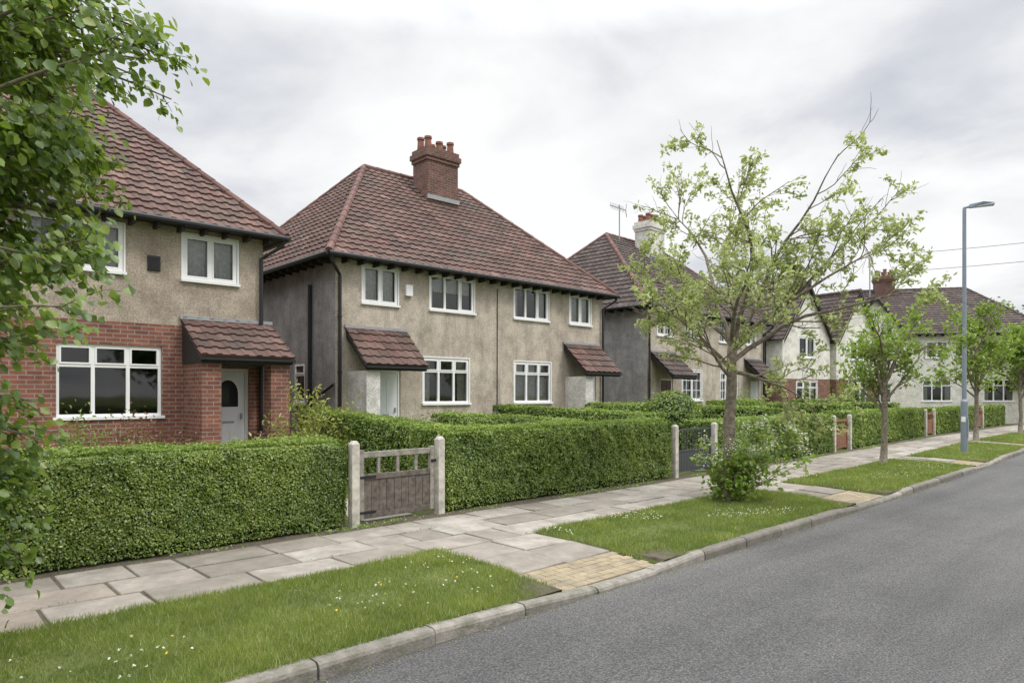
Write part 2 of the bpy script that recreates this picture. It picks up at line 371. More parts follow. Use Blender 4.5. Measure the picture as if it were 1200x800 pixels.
for i,(a,b) in enumerate(STR):
    V=[];F=[]; X=[a]+list(np.linspace(a,b,int((b-a)/.3)+2))+[b]
    for q,x in enumerate(X):
        for y in (4.125,5.0,5.97):
            z=(.002+min(0,kz(x)-.006)) if y==4.125 else (.014 if y==5.0 else .002)
            if q in (0,len(X)-1): z=-.12
            V.append((x,y+c(x),z))
    for j in range(len(X)-1):
        for k in range(2): q=j*3+k; F.append((q,q+3,q+4,q+1))
    o=npmesh('grass_verge',np.array(V),np.array(F),'lawn',np.full(len(F),.5))
    dens=[9500,6500,2800,1400,800,600][i]; w=[.006,.008,.014,.02,.03,.04][i]
    grass('grass_blades',max(a,-1.5),b,4.10,5.98,dens,.05,w,o,.06)
    if i<3:
        flowers('daisy_flowers',max(a,0),b,4.3,5.9,[90,380,130][i],'blossom',.015,o)
        flowers('dandelion_flowers',max(a,1),b,4.3,5.9,[12,12,6][i],'dandelion',.016,o)
n=5200; X=RNG.uniform(-1.5,32,n); Y=7.64+RNG.normal(0,.05,n); CY=np.array([c(x) for x in X])
P=np.stack([X,Y+CY+.02,RNG.uniform(.0,.06,n)],1); keep=np.sin(X*3.1)+np.sin(X*1.3+2)+RNG.normal(0,.5,n)>.1
P=P[keep]; smallleaves('pavement_weeds',P,RNG.normal(0,.5,P.shape)+np.array([0,-.3,.8]),.035,'leaf_green')
n=7000; X=RNG.uniform(-1,30,n); r0=RNG.choice([5.99,6.54,7.06,7.62],n); CY=np.array([c(x) for x in X])
keep=np.sin(X*5.1+r0*9)+np.sin(X*2.3+r0*3)+RNG.normal(0,.4,n)>.8
P=np.stack([X,r0+CY+RNG.normal(0,.008,n),RNG.uniform(.0,.015,n)],1)[keep]
smallleaves('joint_moss',P,RNG.normal(0,.5,P.shape)+np.array([0,0,.8]),.016,'hedge')
n=1400; X=RNG.uniform(1,16,n)
P=np.stack([X,3.98-np.abs(RNG.normal(0,.06,n))+np.array([c(x) for x in X]),np.full(n,-.098)],1)
smallleaves('gutter_debris',P,RNG.normal(0,.2,P.shape)+np.array([0,0,1]),.012,'leaf_yellow')
n=260; P=np.stack([RNG.uniform(0,16,n),RNG.uniform(6,7.6,n),np.full(n,.012)],1); P[:,1]+=np.array([c(x) for x in P[:,0]])
smallleaves('fallen_leaves',P,RNG.normal(0,.2,P.shape)+np.array([0,0,1]),.016,'leaf_yellow')
# ---------------------------------------------------------------- hedges
def hedge(p0,p1,T,h,dens,size,mat='hedge',name='hedge',h2=None,rough=.05):
    p0=np.array(p0,float);p1=np.array(p1,float); L=np.linalg.norm(p1-p0); u=(p1-p0)/L; w=np.array([-u[1],u[0]])
    if h2 is None: h2=h
    root=empty(name,(0,0,0)); sd=RNG.uniform(0,20)
    A_f=L*h; A_t=L*T; A_e=T*h; tot=2*A_f+A_t+2*A_e
    n=int(tot*dens); pick=RNG.uniform(0,tot,n)
    a=RNG.uniform(0,L,n); b=RNG.uniform(-T/2,T/2,n); z=RNG.uniform(0.02,1,n)*h
    nn=np.zeros((n,3))
    f1=pick<A_f*1.25; f2=(pick>=A_f*1.25)&(pick<2*A_f); ft=(pick>=2*A_f)&(pick<2*A_f+A_t); e1=(pick>=2*A_f+A_t)&(pick<2*A_f+A_t+A_e); e2=pick>=2*A_f+A_t+A_e
    b[f1]=-T/2; nn[f1]=(0,-1,0); b[f2]=T/2; nn[f2]=(0,1,0); z[ft]=h; nn[ft]=(0,0,1); a[e1]=0; nn[e1]=(-1,0,0); a[e2]=L; nn[e2]=(1,0,0)
    R=.14
    cb=np.clip(b,-T/2+R,T/2-R); cz=np.minimum(z,h-R)
    db=b-cb; dz=z-cz; dd=np.sqrt(db**2+dz**2); corner=(dz>0)&(np.abs(db)>0)
    k=np.where(corner,R/np.maximum(dd,1e-5),1); k=np.minimum(k,1); b=cb+db*k; z=cz+dz*k
    Q=np.stack([a,b,z],1)
    lump=.55*vnoise(Q,1.3,sd)+.45*vnoise(Q,3.7,sd+1)+.55*vnoise(Q,9,sd+2)
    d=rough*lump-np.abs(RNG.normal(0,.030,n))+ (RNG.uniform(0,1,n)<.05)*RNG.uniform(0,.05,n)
    loc=Q+nn*d[:,None]
    loc[:,2]*=1+(h2/h-1)*np.clip(a/L,0,1)
    keep=~((loc[:,2]<.12)&(RNG.uniform(0,1,n)<.55)); loc=loc[keep]; nn=nn[keep]; d=d[keep]; lump=lump[keep]
    W=np.zeros_like(loc); W[:,0]=p0[0]+u[0]*loc[:,0]+w[0]*loc[:,1]; W[:,1]=p0[1]+u[1]*loc[:,0]+w[1]*loc[:,1]; W[:,2]=loc[:,2]
    NW=np.zeros_like(nn); NW[:,0]=u[0]*nn[:,0]+w[0]*nn[:,1]; NW[:,1]=u[1]*nn[:,0]+w[1]*nn[:,1]; NW[:,2]=nn[:,2]
    NW=NW+RNG.normal(0,.5,NW.shape)+np.array([0,0,.5])
    rnd=np.clip(RNG.beta(2,2.4,len(W))*.72+(d-rough*lump)*3.2+.16*lump+.19,0,1)  # deeper-set leaves get darker tones: inner shade put into the colour
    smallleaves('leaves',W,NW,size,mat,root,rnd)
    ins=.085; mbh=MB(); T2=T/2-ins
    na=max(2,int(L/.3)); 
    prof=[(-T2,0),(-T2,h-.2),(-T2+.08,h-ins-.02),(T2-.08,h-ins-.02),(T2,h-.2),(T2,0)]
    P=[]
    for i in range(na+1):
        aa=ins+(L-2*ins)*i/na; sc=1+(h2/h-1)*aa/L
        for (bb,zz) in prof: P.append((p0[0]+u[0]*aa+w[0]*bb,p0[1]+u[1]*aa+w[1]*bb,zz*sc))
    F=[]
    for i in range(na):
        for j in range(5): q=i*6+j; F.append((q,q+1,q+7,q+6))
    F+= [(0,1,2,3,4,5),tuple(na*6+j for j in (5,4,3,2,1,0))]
    mbh.faces(P,F,'hedge_core'); mbh.build('stems',root,uv=False)  # added dark solid core behind the leaves, in place of stems
    return root
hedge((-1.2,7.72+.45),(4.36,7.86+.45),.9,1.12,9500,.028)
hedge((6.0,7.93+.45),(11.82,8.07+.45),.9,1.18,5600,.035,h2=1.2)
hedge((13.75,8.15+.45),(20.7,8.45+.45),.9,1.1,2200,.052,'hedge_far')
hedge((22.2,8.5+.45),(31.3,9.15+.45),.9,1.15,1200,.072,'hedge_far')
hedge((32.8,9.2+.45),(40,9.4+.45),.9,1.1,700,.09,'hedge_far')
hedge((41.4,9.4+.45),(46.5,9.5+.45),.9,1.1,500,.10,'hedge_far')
hedge((6.95,8.95),(6.95,14.0),.8,1.15,3200,.042,h2=1.42,mat='hedge_far')
hedge((7.4,9.85),(10.6,9.65),.9,1.36,2400,.042,h2=1.2,mat='hedge_far')
hedge((12.7,9.1),(12.7,14.2),.8,1.28,1700,.055,h2=1.42,mat='hedge_far')
hedge((19.3,9.5),(19.3,15),.8,1.3,1100,.07,'hedge_far',h2=1.42)
hedge((25.6,9.9),(25.6,15.4),.8,1.35,800,.08,'hedge_far')
hedge((32,10.4),(32,16),.8,1.35,600,.09,'hedge_far')
hedge((14.3,12.2),(18.6,12.2),.8,1.46,900,.07,'hedge_far')
hedge((21,12.5),(24.6,12.9),.8,1.5,700,.08,'hedge_far')
hedge((27,12.5),(31,13),.8,1.5,500,.09,'hedge_far')
hedge((-14,-6.6),(24,-6.6),.9,1.2,260,.10)
# ---------------------------------------------------------------- gates
def gate_timber(x0,x1,y,rot=0,brown=False):
    e=empty('garden_gate',(x0,y,0),rot); W=x1-x0; mb=MB(); wd='wood_brown' if brown else 'wood_gate'; wr='wood_brown' if brown else 'wood_rail'
    zb=.07; zt=.95
    mb.box(0,.07,-.025,.025,zb,zt+.02,wr); mb.box(W-.07,W,-.025,.025,zb,zt+.02,wr)
    mb.box(.072,W-.072,-.022,.022,zt-.08,zt-.005,wr); mb.box(.072,W-.072,-.022,.022,.58,.65,wd)
    mb.box(.072,W-.072,-.022,.022,zb,zb+.08,wd)
    k=max(5,int((W-.14)/.12)); pw=(W-.144)/k
    for i in range(k): mb.box(.072+i*pw+.003,.072+(i+1)*pw-.003,-.008+random.uniform(-.002,.002),.012,zb+.083,.578,wd)
    for i in range(1,4): xx=W*i/4; mb.box(xx-.022,xx+.022,-.014,.014,.652,zt-.082,wr)
    mb.build('timber_frame',e,bevel=.003)
    mb=MB(); mb.box(.0,.25,-.033,-.027,.60,.63,'black'); mb.box(.0,.25,-.033,-.027,.14,.17,'black'); mb.box(W-.06,W+.03,-.035,-.027,.74,.78,'black'); mb.build('iron_hinges',e)
def post(x,y,h=1.08,s=.11,name='concrete_gate_post',mat='concrete'):
    mb=MB(); a=s/2
    mb.faces([(-a,-a,-.02),(a,-a,-.02),(a,a,-.02),(-a,a,-.02),(-a,-a,h-.04),(a,-a,h-.04),(a,a,h-.04),(-a,a,h-.04),(-a*.55,-a*.55,h),(a*.55,-a*.55,h),(a*.55,a*.55,h),(-a*.55,a*.55,h)],
      [(0,1,5,4),(1,2,6,5),(2,3,7,6),(3,0,4,7),(4,5,9,8),(5,6,10,9),(6,7,11,10),(7,4,8,11),(8,9,10,11)],mat)
    o=mb.build(name,bevel=.006); o.location=(x,y,0); return o
post(4.46,7.86,1.10); post(5.88,7.93,1.10); gate_timber(4.55,5.78,7.90,.04)
post(11.95,8.05,1.08); post(13.62,8.15,1.08)
e=empty('iron_gate',(12.05,8.1,0),.05); mb=MB()
W=1.46
mb.box(0,.04,-.02,.02,.06,.98,'iron'); mb.box(W-.04,W,-.02,.02,.06,.98,'iron')
for z in (.08,.5,.94): mb.box(.042,W-.042,-.015,.015,z,z+.035,'iron')
for i in range(1,13): xx=W*i/13; mb.box(xx-.008,xx+.008,-.008,.008,.118,.938,'iron')
mb.box(.05,W-.05,-.005,.005,.12,.49,'iron')
mb.build('bars',e)
post(20.8,8.47,1.08); post(22.1,8.52,1.08); gate_timber(20.88,22.0,8.5,.05,True)
post(31.4,9.12,1.1); post(32.7,9.18,1.1); gate_timber(31.5,32.6,9.15,.05,True)
post(40.1,9.4,1.1); post(41.3,9.4,1.1); gate_timber(40.2,41.2,9.4,.02,True)
mb=MB()
y=8.1
while y<13.2: 
    P=[(4.75,y),(5.55,y),(5.55,y+.58),(4.75,y+.58)]; mb.faces([(a,b,.0) for a,b in P]+[(a,b,-.03) for a,b in P],[(0,1,2,3),(4,5,1,0),(5,6,2,1)],'slab',random.random()); y+=.6
y=8.3
while y<14.4:
    P=[(13.3,y),(14.1,y),(14.1,y+.58),(13.3,y+.58)]; mb.faces([(a,b,.0) for a,b in P]+[(a,b,-.03) for a,b in P],[(0,1,2,3),(4,5,1,0),(5,6,2,1)],'slab',random.random()); y+=.6
mb.build('garden_path')
grass('garden_grass',3.2,4.7,8.8,12.5,2500,.06,.012,None,z0=-.01,curve=False)
grass('garden_grass',5.6,6.6,8.3,12.5,2500,.06,.012,None,z0=-.01,curve=False)
# ---------------------------------------------------------------- houses
def tiled(mb,A,B,C,D,mat,tw=.25,course=.27):
    A=Vector(A);B=Vector(B);C=Vector(C);D=Vector(D)
    u=(B-A); L=u.length; u.normalize(); dv=D-A; uL=dv.dot(u); v=dv-u*uL; V=v.length; v.normalize(); uR=(C-A).dot(u)
    n=u.cross(v); 
    if n.z<0: n=-n
    mb.face([A-n*.03,B-n*.03,C-n*.03,D-n*.03] if (C-D).length>1e-3 else [A-n*.03,B-n*.03,C-n*.03],mat,.1)
    nc=int(math.ceil(V/course)); prof=[(0,.0),(.16,.024),(.40,.024),(.56,.0),(1.0,.0)]
    for ci in range(nc):
        v0=ci*course; v1=min(v0+course,V)
        k=int(math.ceil(L/tw))
        lo0=uL*v0/V; hi0=L+(uR-L)*v0/V; lo1=uL*v1/V; hi1=L+(uR-L)*v1/V
        rowr=random.uniform(-.12,.12)
        for t in range(k):
            t0=t*tw
            if t0>max(hi0,hi1) or t0+tw<min(lo0,lo1): continue
            P=[];Q=[];S=[]
            jz=random.uniform(0,.008)
            for (a,hh) in prof:
                ua=t0+a*tw
                x0=min(max(ua,lo0),hi0); x1=min(max(ua,lo1),hi1)
                P.append(A+u*x0+v*v0+n*(hh+.036+jz)); Q.append(A+u*x1+v*v1+n*(hh+.006)); S.append(A+u*x0+v*v0+n*-.01)
            r=min(1,max(0,random.gauss(.5,.24)+rowr))
            pts=P+Q+S; fs=[]
            for i in range(4): fs.append((i,i+1,i+6,i+5)); fs.append((10+i,11+i,i+1,i))
            mb.faces(pts,fs,mat,r)
def ridge(mb,A,B,mat='ridge',r=.12):
    A=Vector(A);B=Vector(B); L=(B-A).length; k=max(1,int(L/.42)); 
    for i in range(k):
        p=A+(B-A)*(i/k); q=A+(B-A)*((i+1)/k); mb.tube([p,q],[r*1.06,r*.94],mat,8,True,random.random())
def wall(mb,T,L,z0,z1,ops,mat,rev=.11,revmat=None):
    us=sorted(set([0,L]+[o[0] for o in ops]+[o[1] for o in ops])); zs=sorted(set([z0,z1]+[o[2] for o in ops]+[o[3] for o in ops]))
    for i in range(len(us)-1):
        for j in range(len(zs)-1):
            cu=(us[i]+us[i+1])/2; cz=(zs[j]+zs[j+1])/2
            if any(o[0]<cu<o[1] and o[2]<cz<o[3] for o in ops): continue
            if cz<z0 or cz>z1: continue
            mb.face([T(us[i],0,zs[j]),T(us[i+1],0,zs[j]),T(us[i+1],0,zs[j+1]),T(us[i],0,zs[j+1])],mat)
    for (a,b,e,f) in ops:
        rm=revmat or mat
        mb.face([T(a,0,e),T(a,rev,e),T(a,rev,f),T(a,0,f)],rm); mb.face([T(b,0,e),T(b,0,f),T(b,rev,f),T(b,rev,e)],rm)
        mb.face([T(a,0,f),T(a,rev,f),T(b,rev,f),T(b,0,f)],rm); mb.face([T(a,0,e),T(b,0,e),T(b,rev,e),T(a,rev,e)],rm)
def window(e,T,a,b,z0,z1,cols=2,transom=0,bars=False,curt=1,surround=False):
    mb=MB(); fw=.05; d0=.012; d1=.085
    bx=lambda u0,u1,p0,p1,w0,w1,m='upvc': mb.box(u0,u1,p0,p1,w0,w1,m,T=T)
    bx(a,a+fw,d0,d1,z0,z1); bx(b-fw,b,d0,d1,z0,z1); bx(a+fw,b-fw,d0,d1,z0,z0+fw); bx(a+fw,b-fw,d0,d1,z1-fw,z1)
    bx(a-.05,b+.05,-.06,d0-.002,z0-.05,z0+.004)
    if surround:
        s=.035; bx(a-s,a-.002,-.012,.02,z0+.006,z1+s); bx(b+.002,b+s,-.012,.02,z0+.006,z1+s); bx(a-.001,b+.001,-.012,.02,z1+.002,z1+s)
    w=(b-a)/cols
    for i in range(1,cols): bx(a+w*i-.03,a+w*i+.03,d0+.003,d1-.003,z0+fw,z1-fw)
    zt=z1-(z1-z0)*.3
    if transom: bx(a+fw,b-fw,d0+.006,d1-.006,zt-.025,zt+.025)
    for i in range(cols):
        if i==(cols-1) or (cols==2) or transom:
            s0=a+w*i+(.032 if i else fw); s1=a+w*(i+1)-(.032 if i<cols-1 else fw); y0=z0+fw if not transom else zt+.027; y1=z1-fw; t=.028
            bx(s0,s0+t,d0-.008,d0+.03,y0,y1); bx(s1-t,s1,d0-.008,d0+.03,y0,y1); bx(s0+t,s1-t,d0-.008,d0+.03,y0,y0+t); bx(s0+t,s1-t,d0-.008,d0+.03,y1-t,y1)
    if bars:
        for i in range(cols):
            cx=a+w*(i+.5); bx(cx-.012,cx+.012,d0+.02,d0+.045,z0+fw,z1-fw)
        for k in (1,2): zz=z0+(z1-z0)*k/3; bx(a+fw,b-fw,d0+.018,d0+.043,zz-.012,zz+.012)
    mb.build('window_frame',e)
    g=MB(); g.face([T(a+fw,.06,z0+fw),T(b-fw,.06,z0+fw),T(b-fw,.06,z1-fw),T(a+fw,.06,z1-fw)],'glass'); g.build('window_glass',e)
    r=MB(); A,B,E,F=a-.0,b+.0,z0,z1; k=1.5
    r.face([T(A,k,E-.4),T(B,k,E-.4),T(B,k,F),T(A,k,F)],'interior'); r.face([T(A,.112,E),T(A,k,E-.4),T(A,k,F),T(A,.112,F)],'interior'); r.face([T(B,.112,E),T(B,.112,F),T(B,k,F),T(B,k,E-.4)],'interior')
    r.face([T(A,.112,F),T(A,k,F),T(B,k,F),T(B,.112,F)],'interior'); r.face([T(A,.112,E),T(B,.112,E),T(B,k,E-.4),T(A,k,E-.4)],'interior')
    r.build('room_behind_window',e)
    if curt:
        q=MB(); 
        def cur(u0,u1,w0,w1):
            m=max(4,int((u1-u0)/.035)); 
            for i in range(m):
                ua=u0+(u1-u0)*i/m; ub=u0+(u1-u0)*(i+1)/m; da=.15+.03*(i%2); db=.15+.03*((i+1)%2)
                q.face([T(ua,da,w0),T(ub,db,w0),T(ub,db,w1),T(ua,da,w1)],'curtain')
        if curt==1: ww=(b-a)*.2; cur(a+.02,a+ww,z0,z1); cur(b-ww,b-.02,z0,z1)
        if curt==2: cur(a+.02,b-.02,z0,z0+(z1-z0)*.55)
        if curt==3: cur(a+.02,b-.02,z0+(z1-z0)*.55,z1); cur(a+.02,a+.18,z0,z1)
        if curt==4: cur(a+.02,b-.02,z0,z1)
        q.build('curtains',e)
def door(e,T,a,b,z0,z1,mat,pane=True):
    mb=MB(); fw=.06
    mb.box(a,a+fw,.03,.1,z0,z1,'upvc',T=T); mb.box(b-fw,b,.03,.1,z0,z1,'upvc',T=T); mb.box(a+fw,b-fw,.03,.1,z1-fw,z1,'upvc',T=T)
    mb.box(a+fw+.004,b-fw-.004,.05,.09,z0+.02,z1-fw-.004,mat,T=T)
    cx=(a+b)/2
    for (p,q) in ((a+fw+.1,cx-.04),(cx+.04,b-fw-.1)):
        mb.box(p,q,.04,.052,z0+.15,z0+.8,mat,T=T)
        if not pane: mb.box(p,q,.04,.052,z0+1.0,z0+1.85,mat,T=T)
    if pane:
        def arch(s,dep): return [T(cx-.2*s,dep,z0+1.25-.02*(s-1)),T(cx+.2*s,dep,z0+1.25-.02*(s-1))]+[T(cx+.2*s*math.cos(t),dep,z0+1.52+.27*s*math.sin(t)) for t in [math.pi*i/10 for i in range(11)]]
        mb.face(arch(1.16,.047),'upvc'); mb.face(arch(1.0,.045),'carglass')
    mb.box(b-fw-.1,b-fw-.06,.01,.05,z0+1.0,z0+1.12,'lead',T=T); mb.box(cx-.12,cx+.12,.042,.05,z0+.92,z0+.96,'lead',T=T)
    mb.build('front_door',e)
def chimney(e,x0,x1,y0,y1,z0,z1,pots,mat='brick_chim'):
    mb=MB(); mb.box(x0,x1,y0,y1,z0,z1-.42,mat)
    mb.box(x0-.04,x1+.04,y0-.04,y1+.04,z1-.42,z1-.3,mat); mb.box(x0-.08,x1+.08,y0-.08,y1+.08,z1-.3,z1-.14,mat); mb.box(x0-.03,x1+.03,y0-.03,y1+.03,z1-.14,z1,mat)
    mb.box(x0-.03,x1+.03,y0-.05,y0-.003,z0+.35,z0+.48,'lead')
    mb.build('chimney_stack',e)
    p=MB(); 
    for r in range(2):
        for i in range(pots):
            px=x0+.16+(x1-x0-.32)*i/(pots-1); py=y0+.2+(y1-y0-.4)*r; h=random.uniform(.30,.45)
            p.tube([(px,py,z1-.02),(px,py,z1+.04),(px,py,z1+h-.08),(px,py,z1+h-.07),(px,py,z1+h)],[.13,.12,.10,.125,.12],'pot',10,True,random.random())
    p.build('chimney_pots',e,smooth=False)
def canopy(e,x0,x1,zt,zb,pr,tile='tile',cheek=False):
    mb=MB(); tiled(mb,(x0,-pr,zb),(x1,-pr,zb),(x1,-.005,zt),(x0,-.005,zt),tile)
    mb.build('porch_roof_tiles',e)
    m=MB()
    for x in (x0+.02,x1-.05):
        lo=(zb-.12) if cheek else (zt-.22)
        m.faces([(x,-pr+.03,zb-.12),(x,-.004,lo),(x,-.004,zt-.06),(x,-pr+.03,zb-.02),(x+.03,-pr+.03,zb-.12),(x+.03,-.004,lo),(x+.03,-.004,zt-.06),(x+.03,-pr+.03,zb-.02)],[(0,1,2,3),(7,6,5,4),(0,4,5,1),(3,2,6,7),(0,3,7,4)],'dark')
    m.box(x0+.052,x1-.052,-pr+.03,-pr+.06,zb-.12,zb-.02,'dark'); m.box(x0,x1,-pr-.05,-pr+.025,zb-.07,zb-.02,'black')
    if cheek: m.box(x0+.052,x1-.052,-pr+.062,-.004,zb-.125,zb-.10,'dark')
    m.box(x0-.02,x1+.02,-.05,-.004,zt-.0,zt+.07,'lead')
    m.build('porch_fascia',e)
def house(name,X0,Y0,rot,W=9.7,D=8.5,H=5.0,bl=3.6,br=2.9,zr=8.8,upper=(),ground=(),side=(),doors=(),canopies=(),chim=None,brickz=0,wm='stucco2',sm='stucco_side',tile='tile',ov=.35,bars=False,surround=False,ridgem='ridge'):
    e=empty(name,(X0,Y0,0),rot)
    TF=lambda u,d,z:(u,d,z); TL=lambda u,d,z:(d,D-u,z); TR=lambda u,d,z:(W-d,u,z); TB=lambda u,d,z:(W-u,D-d,z)
    mb=MB(); ops=[tuple(o[:4]) for o in list(upper)+list(ground)]+[tuple(o[:4]) for o in doors]
    if brickz:
        wall(mb,TF,W,brickz,H+.2,[o for o in ops if o[2]>=brickz],wm)
        TF2=lambda u,d,z:(u,d-.03,z)
        wall(mb,TF2,W,-.05,brickz,[o for o in ops if o[2]<brickz],'brick',rev=.14)
        mb.face([TF2(0,0,brickz),TF2(W,0,brickz),(W,0,brickz),(0,0,brickz)],'brick')
        mb.face([(W,-.03,-.05),(W,0,-.05),(W,0,brickz),(W,-.03,brickz)],'brick')
        wall(mb,TR,D,-.05,brickz,[],'brick'); wall(mb,TR,D,brickz,H+.2,[],wm); wall(mb,TL,D,-.05,brickz,[],'brick'); wall(mb,TL,D,brickz,H+.2,[],wm)
    else:
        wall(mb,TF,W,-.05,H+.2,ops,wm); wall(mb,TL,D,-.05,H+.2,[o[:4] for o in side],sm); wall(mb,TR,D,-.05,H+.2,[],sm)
    wall(mb,TB,W,-.05,H+.2,[],sm); mb.build('walls',e)
    for o in list(upper)+list(ground): window(e,TF,*o[:4],cols=o[4],transom=o[5],curt=o[6],bars=bars,surround=surround)
    for o in side: window(e,TL,*o[:4],cols=o[4],transom=o[5],curt=o[6])
    for o in doors: door(e,TF,*o[:4],o[4],pane=(len(o)>5))
    for o in canopies: canopy(e,*o,tile=tile,cheek=bool(brickz))
    zE=H-.05; x0,x1,y0,y1=-ov,W+ov,-ov,D+ov; yr=D/2
    RL=(x0+bl,yr,zr); RR=(x1-br,yr,zr)
    mb=MB()
    tiled(mb,(x0,y0,zE),(x1,y0,zE),RR,RL,tile); tiled(mb,(x1,y1,zE),(x0,y1,zE),RL,RR,tile)
    tiled(mb,(x0,y1,zE),(x0,y0,zE),RL,RL,tile); tiled(mb,(x1,y0,zE),(x1,y1,zE),RR,RR,tile)
    ridge(mb,RL,RR,ridgem,.10)
    for a,b in (((x0,y0,zE),RL),((x0,y1,zE),RL),((x1,y0,zE),RR),((x1,y1,zE),RR)): ridge(mb,Vector(a)+Vector((0,0,.03)),Vector(b)+Vector((0,0,.01)),ridgem,.085)
    mb.build('roof_tiles',e)
    mb=MB()
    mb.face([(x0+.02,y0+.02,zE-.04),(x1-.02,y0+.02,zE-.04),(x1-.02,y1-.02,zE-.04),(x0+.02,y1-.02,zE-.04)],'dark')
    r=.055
    mb.tube([(x0-.02,y0-.04,zE-.02),(x1+.02,y0-.04,zE-.02)],[r,r],'black',8); mb.tube([(x0-.04,y0-.02,zE-.02),(x0-.04,y1,zE-.02)],[r,r],'black',8); mb.tube([(x1+.04,y0-.02,zE-.02),(x1+.04,y1,zE-.02)],[r,r],'black',8)
    xx=.15
    while xx<W: mb.box(xx,xx+.06,y0+.03,-.002,zE-.15,zE-.045,'dark'); xx+=.42
    yy=.2
    while yy<D: mb.box(x0+.03,-.002,yy,yy+.06,zE-.15,zE-.045,'dark'); yy+=.42
    mb.build('eaves_and_gutters',e)
    mb=MB()
    mb.tube([(x0+.05,y0-.03,zE-.03),(x0+.08,y0+.02,zE-.18),(.07,-.08,zE-.45),(.07,-.08,.05)],[.042]*4,'black',8)
    for z in (.9,2.2,3.5): mb.tube([(.07,-.08,z),(.07,-.08,z+.05)],[.055,.055],'black',8)
    mb.tube([(x1-.05,y0-.03,zE-.03),(x1-.08,y0+.02,zE-.18),(W-.07,-.08,zE-.45),(W-.07,-.08,.05)],[.04]*4,'black',8)
    mb.build('downpipes',e)
    if chim: chimney(e,*chim)
    return e,TF,TL
up=[(8.25,9.28,3.93,4.8,2,0,4),(5.68,7.22,3.93,4.8,2,0,1)]
h1,TF,TL=house('semi_detached_house',-4.0,14.0,0,W=9.82,upper=up,ground=[(6.18,7.86,1.30,2.60,3,1,0),(1.2,3.0,1.30,2.60,3,1,0)],doors=[(8.72,9.52,.2,2.22,'door_white',1)],canopies=[(8.2,9.98,3.15,2.4,1.15)],brickz=3.02,wm='stucco1',sm='stucco1',chim=(4.6,5.9,3.2,4.0,8.0,9.6,3),surround=True)
mb=MB(); mb.box(9.54,9.92,-1.05,-.72,-.02,2.30,'brick'); mb.box(8.25,8.6,-1.05,-.034,-.02,2.28,'brick'); mb.box(9.56,9.9,-.718,-.034,-.02,.9,'brick'); mb.box(8.2,9.95,-1.25,-.04,-.02,.16,'concrete'); mb.build('porch_brick_piers',h1)
mb=MB(); mb.box(7.62,7.84,-.03,-.004,4.02,4.3,'black'); 
for i in range(6): mb.box(7.64,7.82,-.045,-.031,4.04+i*.042,4.06+i*.042,'black')
mb.build('wall_vent',h1)
up=[(.72,1.72,3.93,4.84,2,0,4),(2.72,4.2,3.93,4.84,3,0,3),(5.72,7.14,3.93,4.84,3,0,1),(8.1,9.1,3.93,4.84,2,0,4)]
gr=[(2.5,4.02,1.47,2.66,3,1,1),(5.72,7.24,1.47,2.66,3,1,4)]
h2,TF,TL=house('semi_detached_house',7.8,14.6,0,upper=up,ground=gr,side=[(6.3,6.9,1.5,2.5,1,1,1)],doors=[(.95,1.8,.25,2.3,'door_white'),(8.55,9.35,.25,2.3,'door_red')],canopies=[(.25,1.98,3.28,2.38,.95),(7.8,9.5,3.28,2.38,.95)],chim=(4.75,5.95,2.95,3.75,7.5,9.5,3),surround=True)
mb=MB()
for x in (.32,7.88): mb.box(x,x+.36,-.86,-.01,-.02,2.25,'white_render')
mb.build('porch_side_walls',h2)
mb=MB(); mb.box(1.92,2.12,-.09,-.003,4.2,4.48,'upvc'); mb.tube([(5.05,-.02,4.7),(5.04,-.02,.5)],[.012,.012],'black',6)
mb.tube([(-.06,1.2,4.4),(-.06,1.2,.1)],[.05,.05],'black',8); mb.tube([(-.06,1.2,1.6),(-.06,.5,1.75),(-.06,-.06,1.95)],[.035]*3,'black',6)
mb.build('alarm_box_and_pipes',h2)
up3=[(.72,1.72,3.93,4.84,2,0,1),(2.72,4.2,3.93,4.84,3,0,1),(5.5,6.98,3.93,4.84,3,0,1),(8.0,9.0,3.93,4.84,2,0,1)]
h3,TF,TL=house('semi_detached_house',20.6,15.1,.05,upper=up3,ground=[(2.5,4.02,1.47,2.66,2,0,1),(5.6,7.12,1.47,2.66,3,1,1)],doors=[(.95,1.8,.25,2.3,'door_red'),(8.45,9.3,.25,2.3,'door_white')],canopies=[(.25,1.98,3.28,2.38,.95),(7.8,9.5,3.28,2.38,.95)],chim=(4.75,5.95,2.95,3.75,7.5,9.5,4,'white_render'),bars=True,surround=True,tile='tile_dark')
def aerial(e,x,y,z):
    mb=MB(); mb.tube([(x,y,z-1.7),(x,y,z+.1)],[.03,.03],'lead',6); mb.tube([(x-.7,y,z-.05),(x+.5,y,z-.05)],[.022,.022],'lead',5)
    for i in range(9): xx=x-.65+i*.12; mb.tube([(xx,y-.03,z-.2),(xx,y+.03,z+.1)],[.012,.012],'lead',4)
    for s in (-1,1): mb.tube([(x+.48,y,z-.05),(x+.56,y,z-.05+.3*s)],[.018]*2,'lead',4)
    mb.build('tv_aerial',e)
aerial(h3,3.9,4.0,10.1)
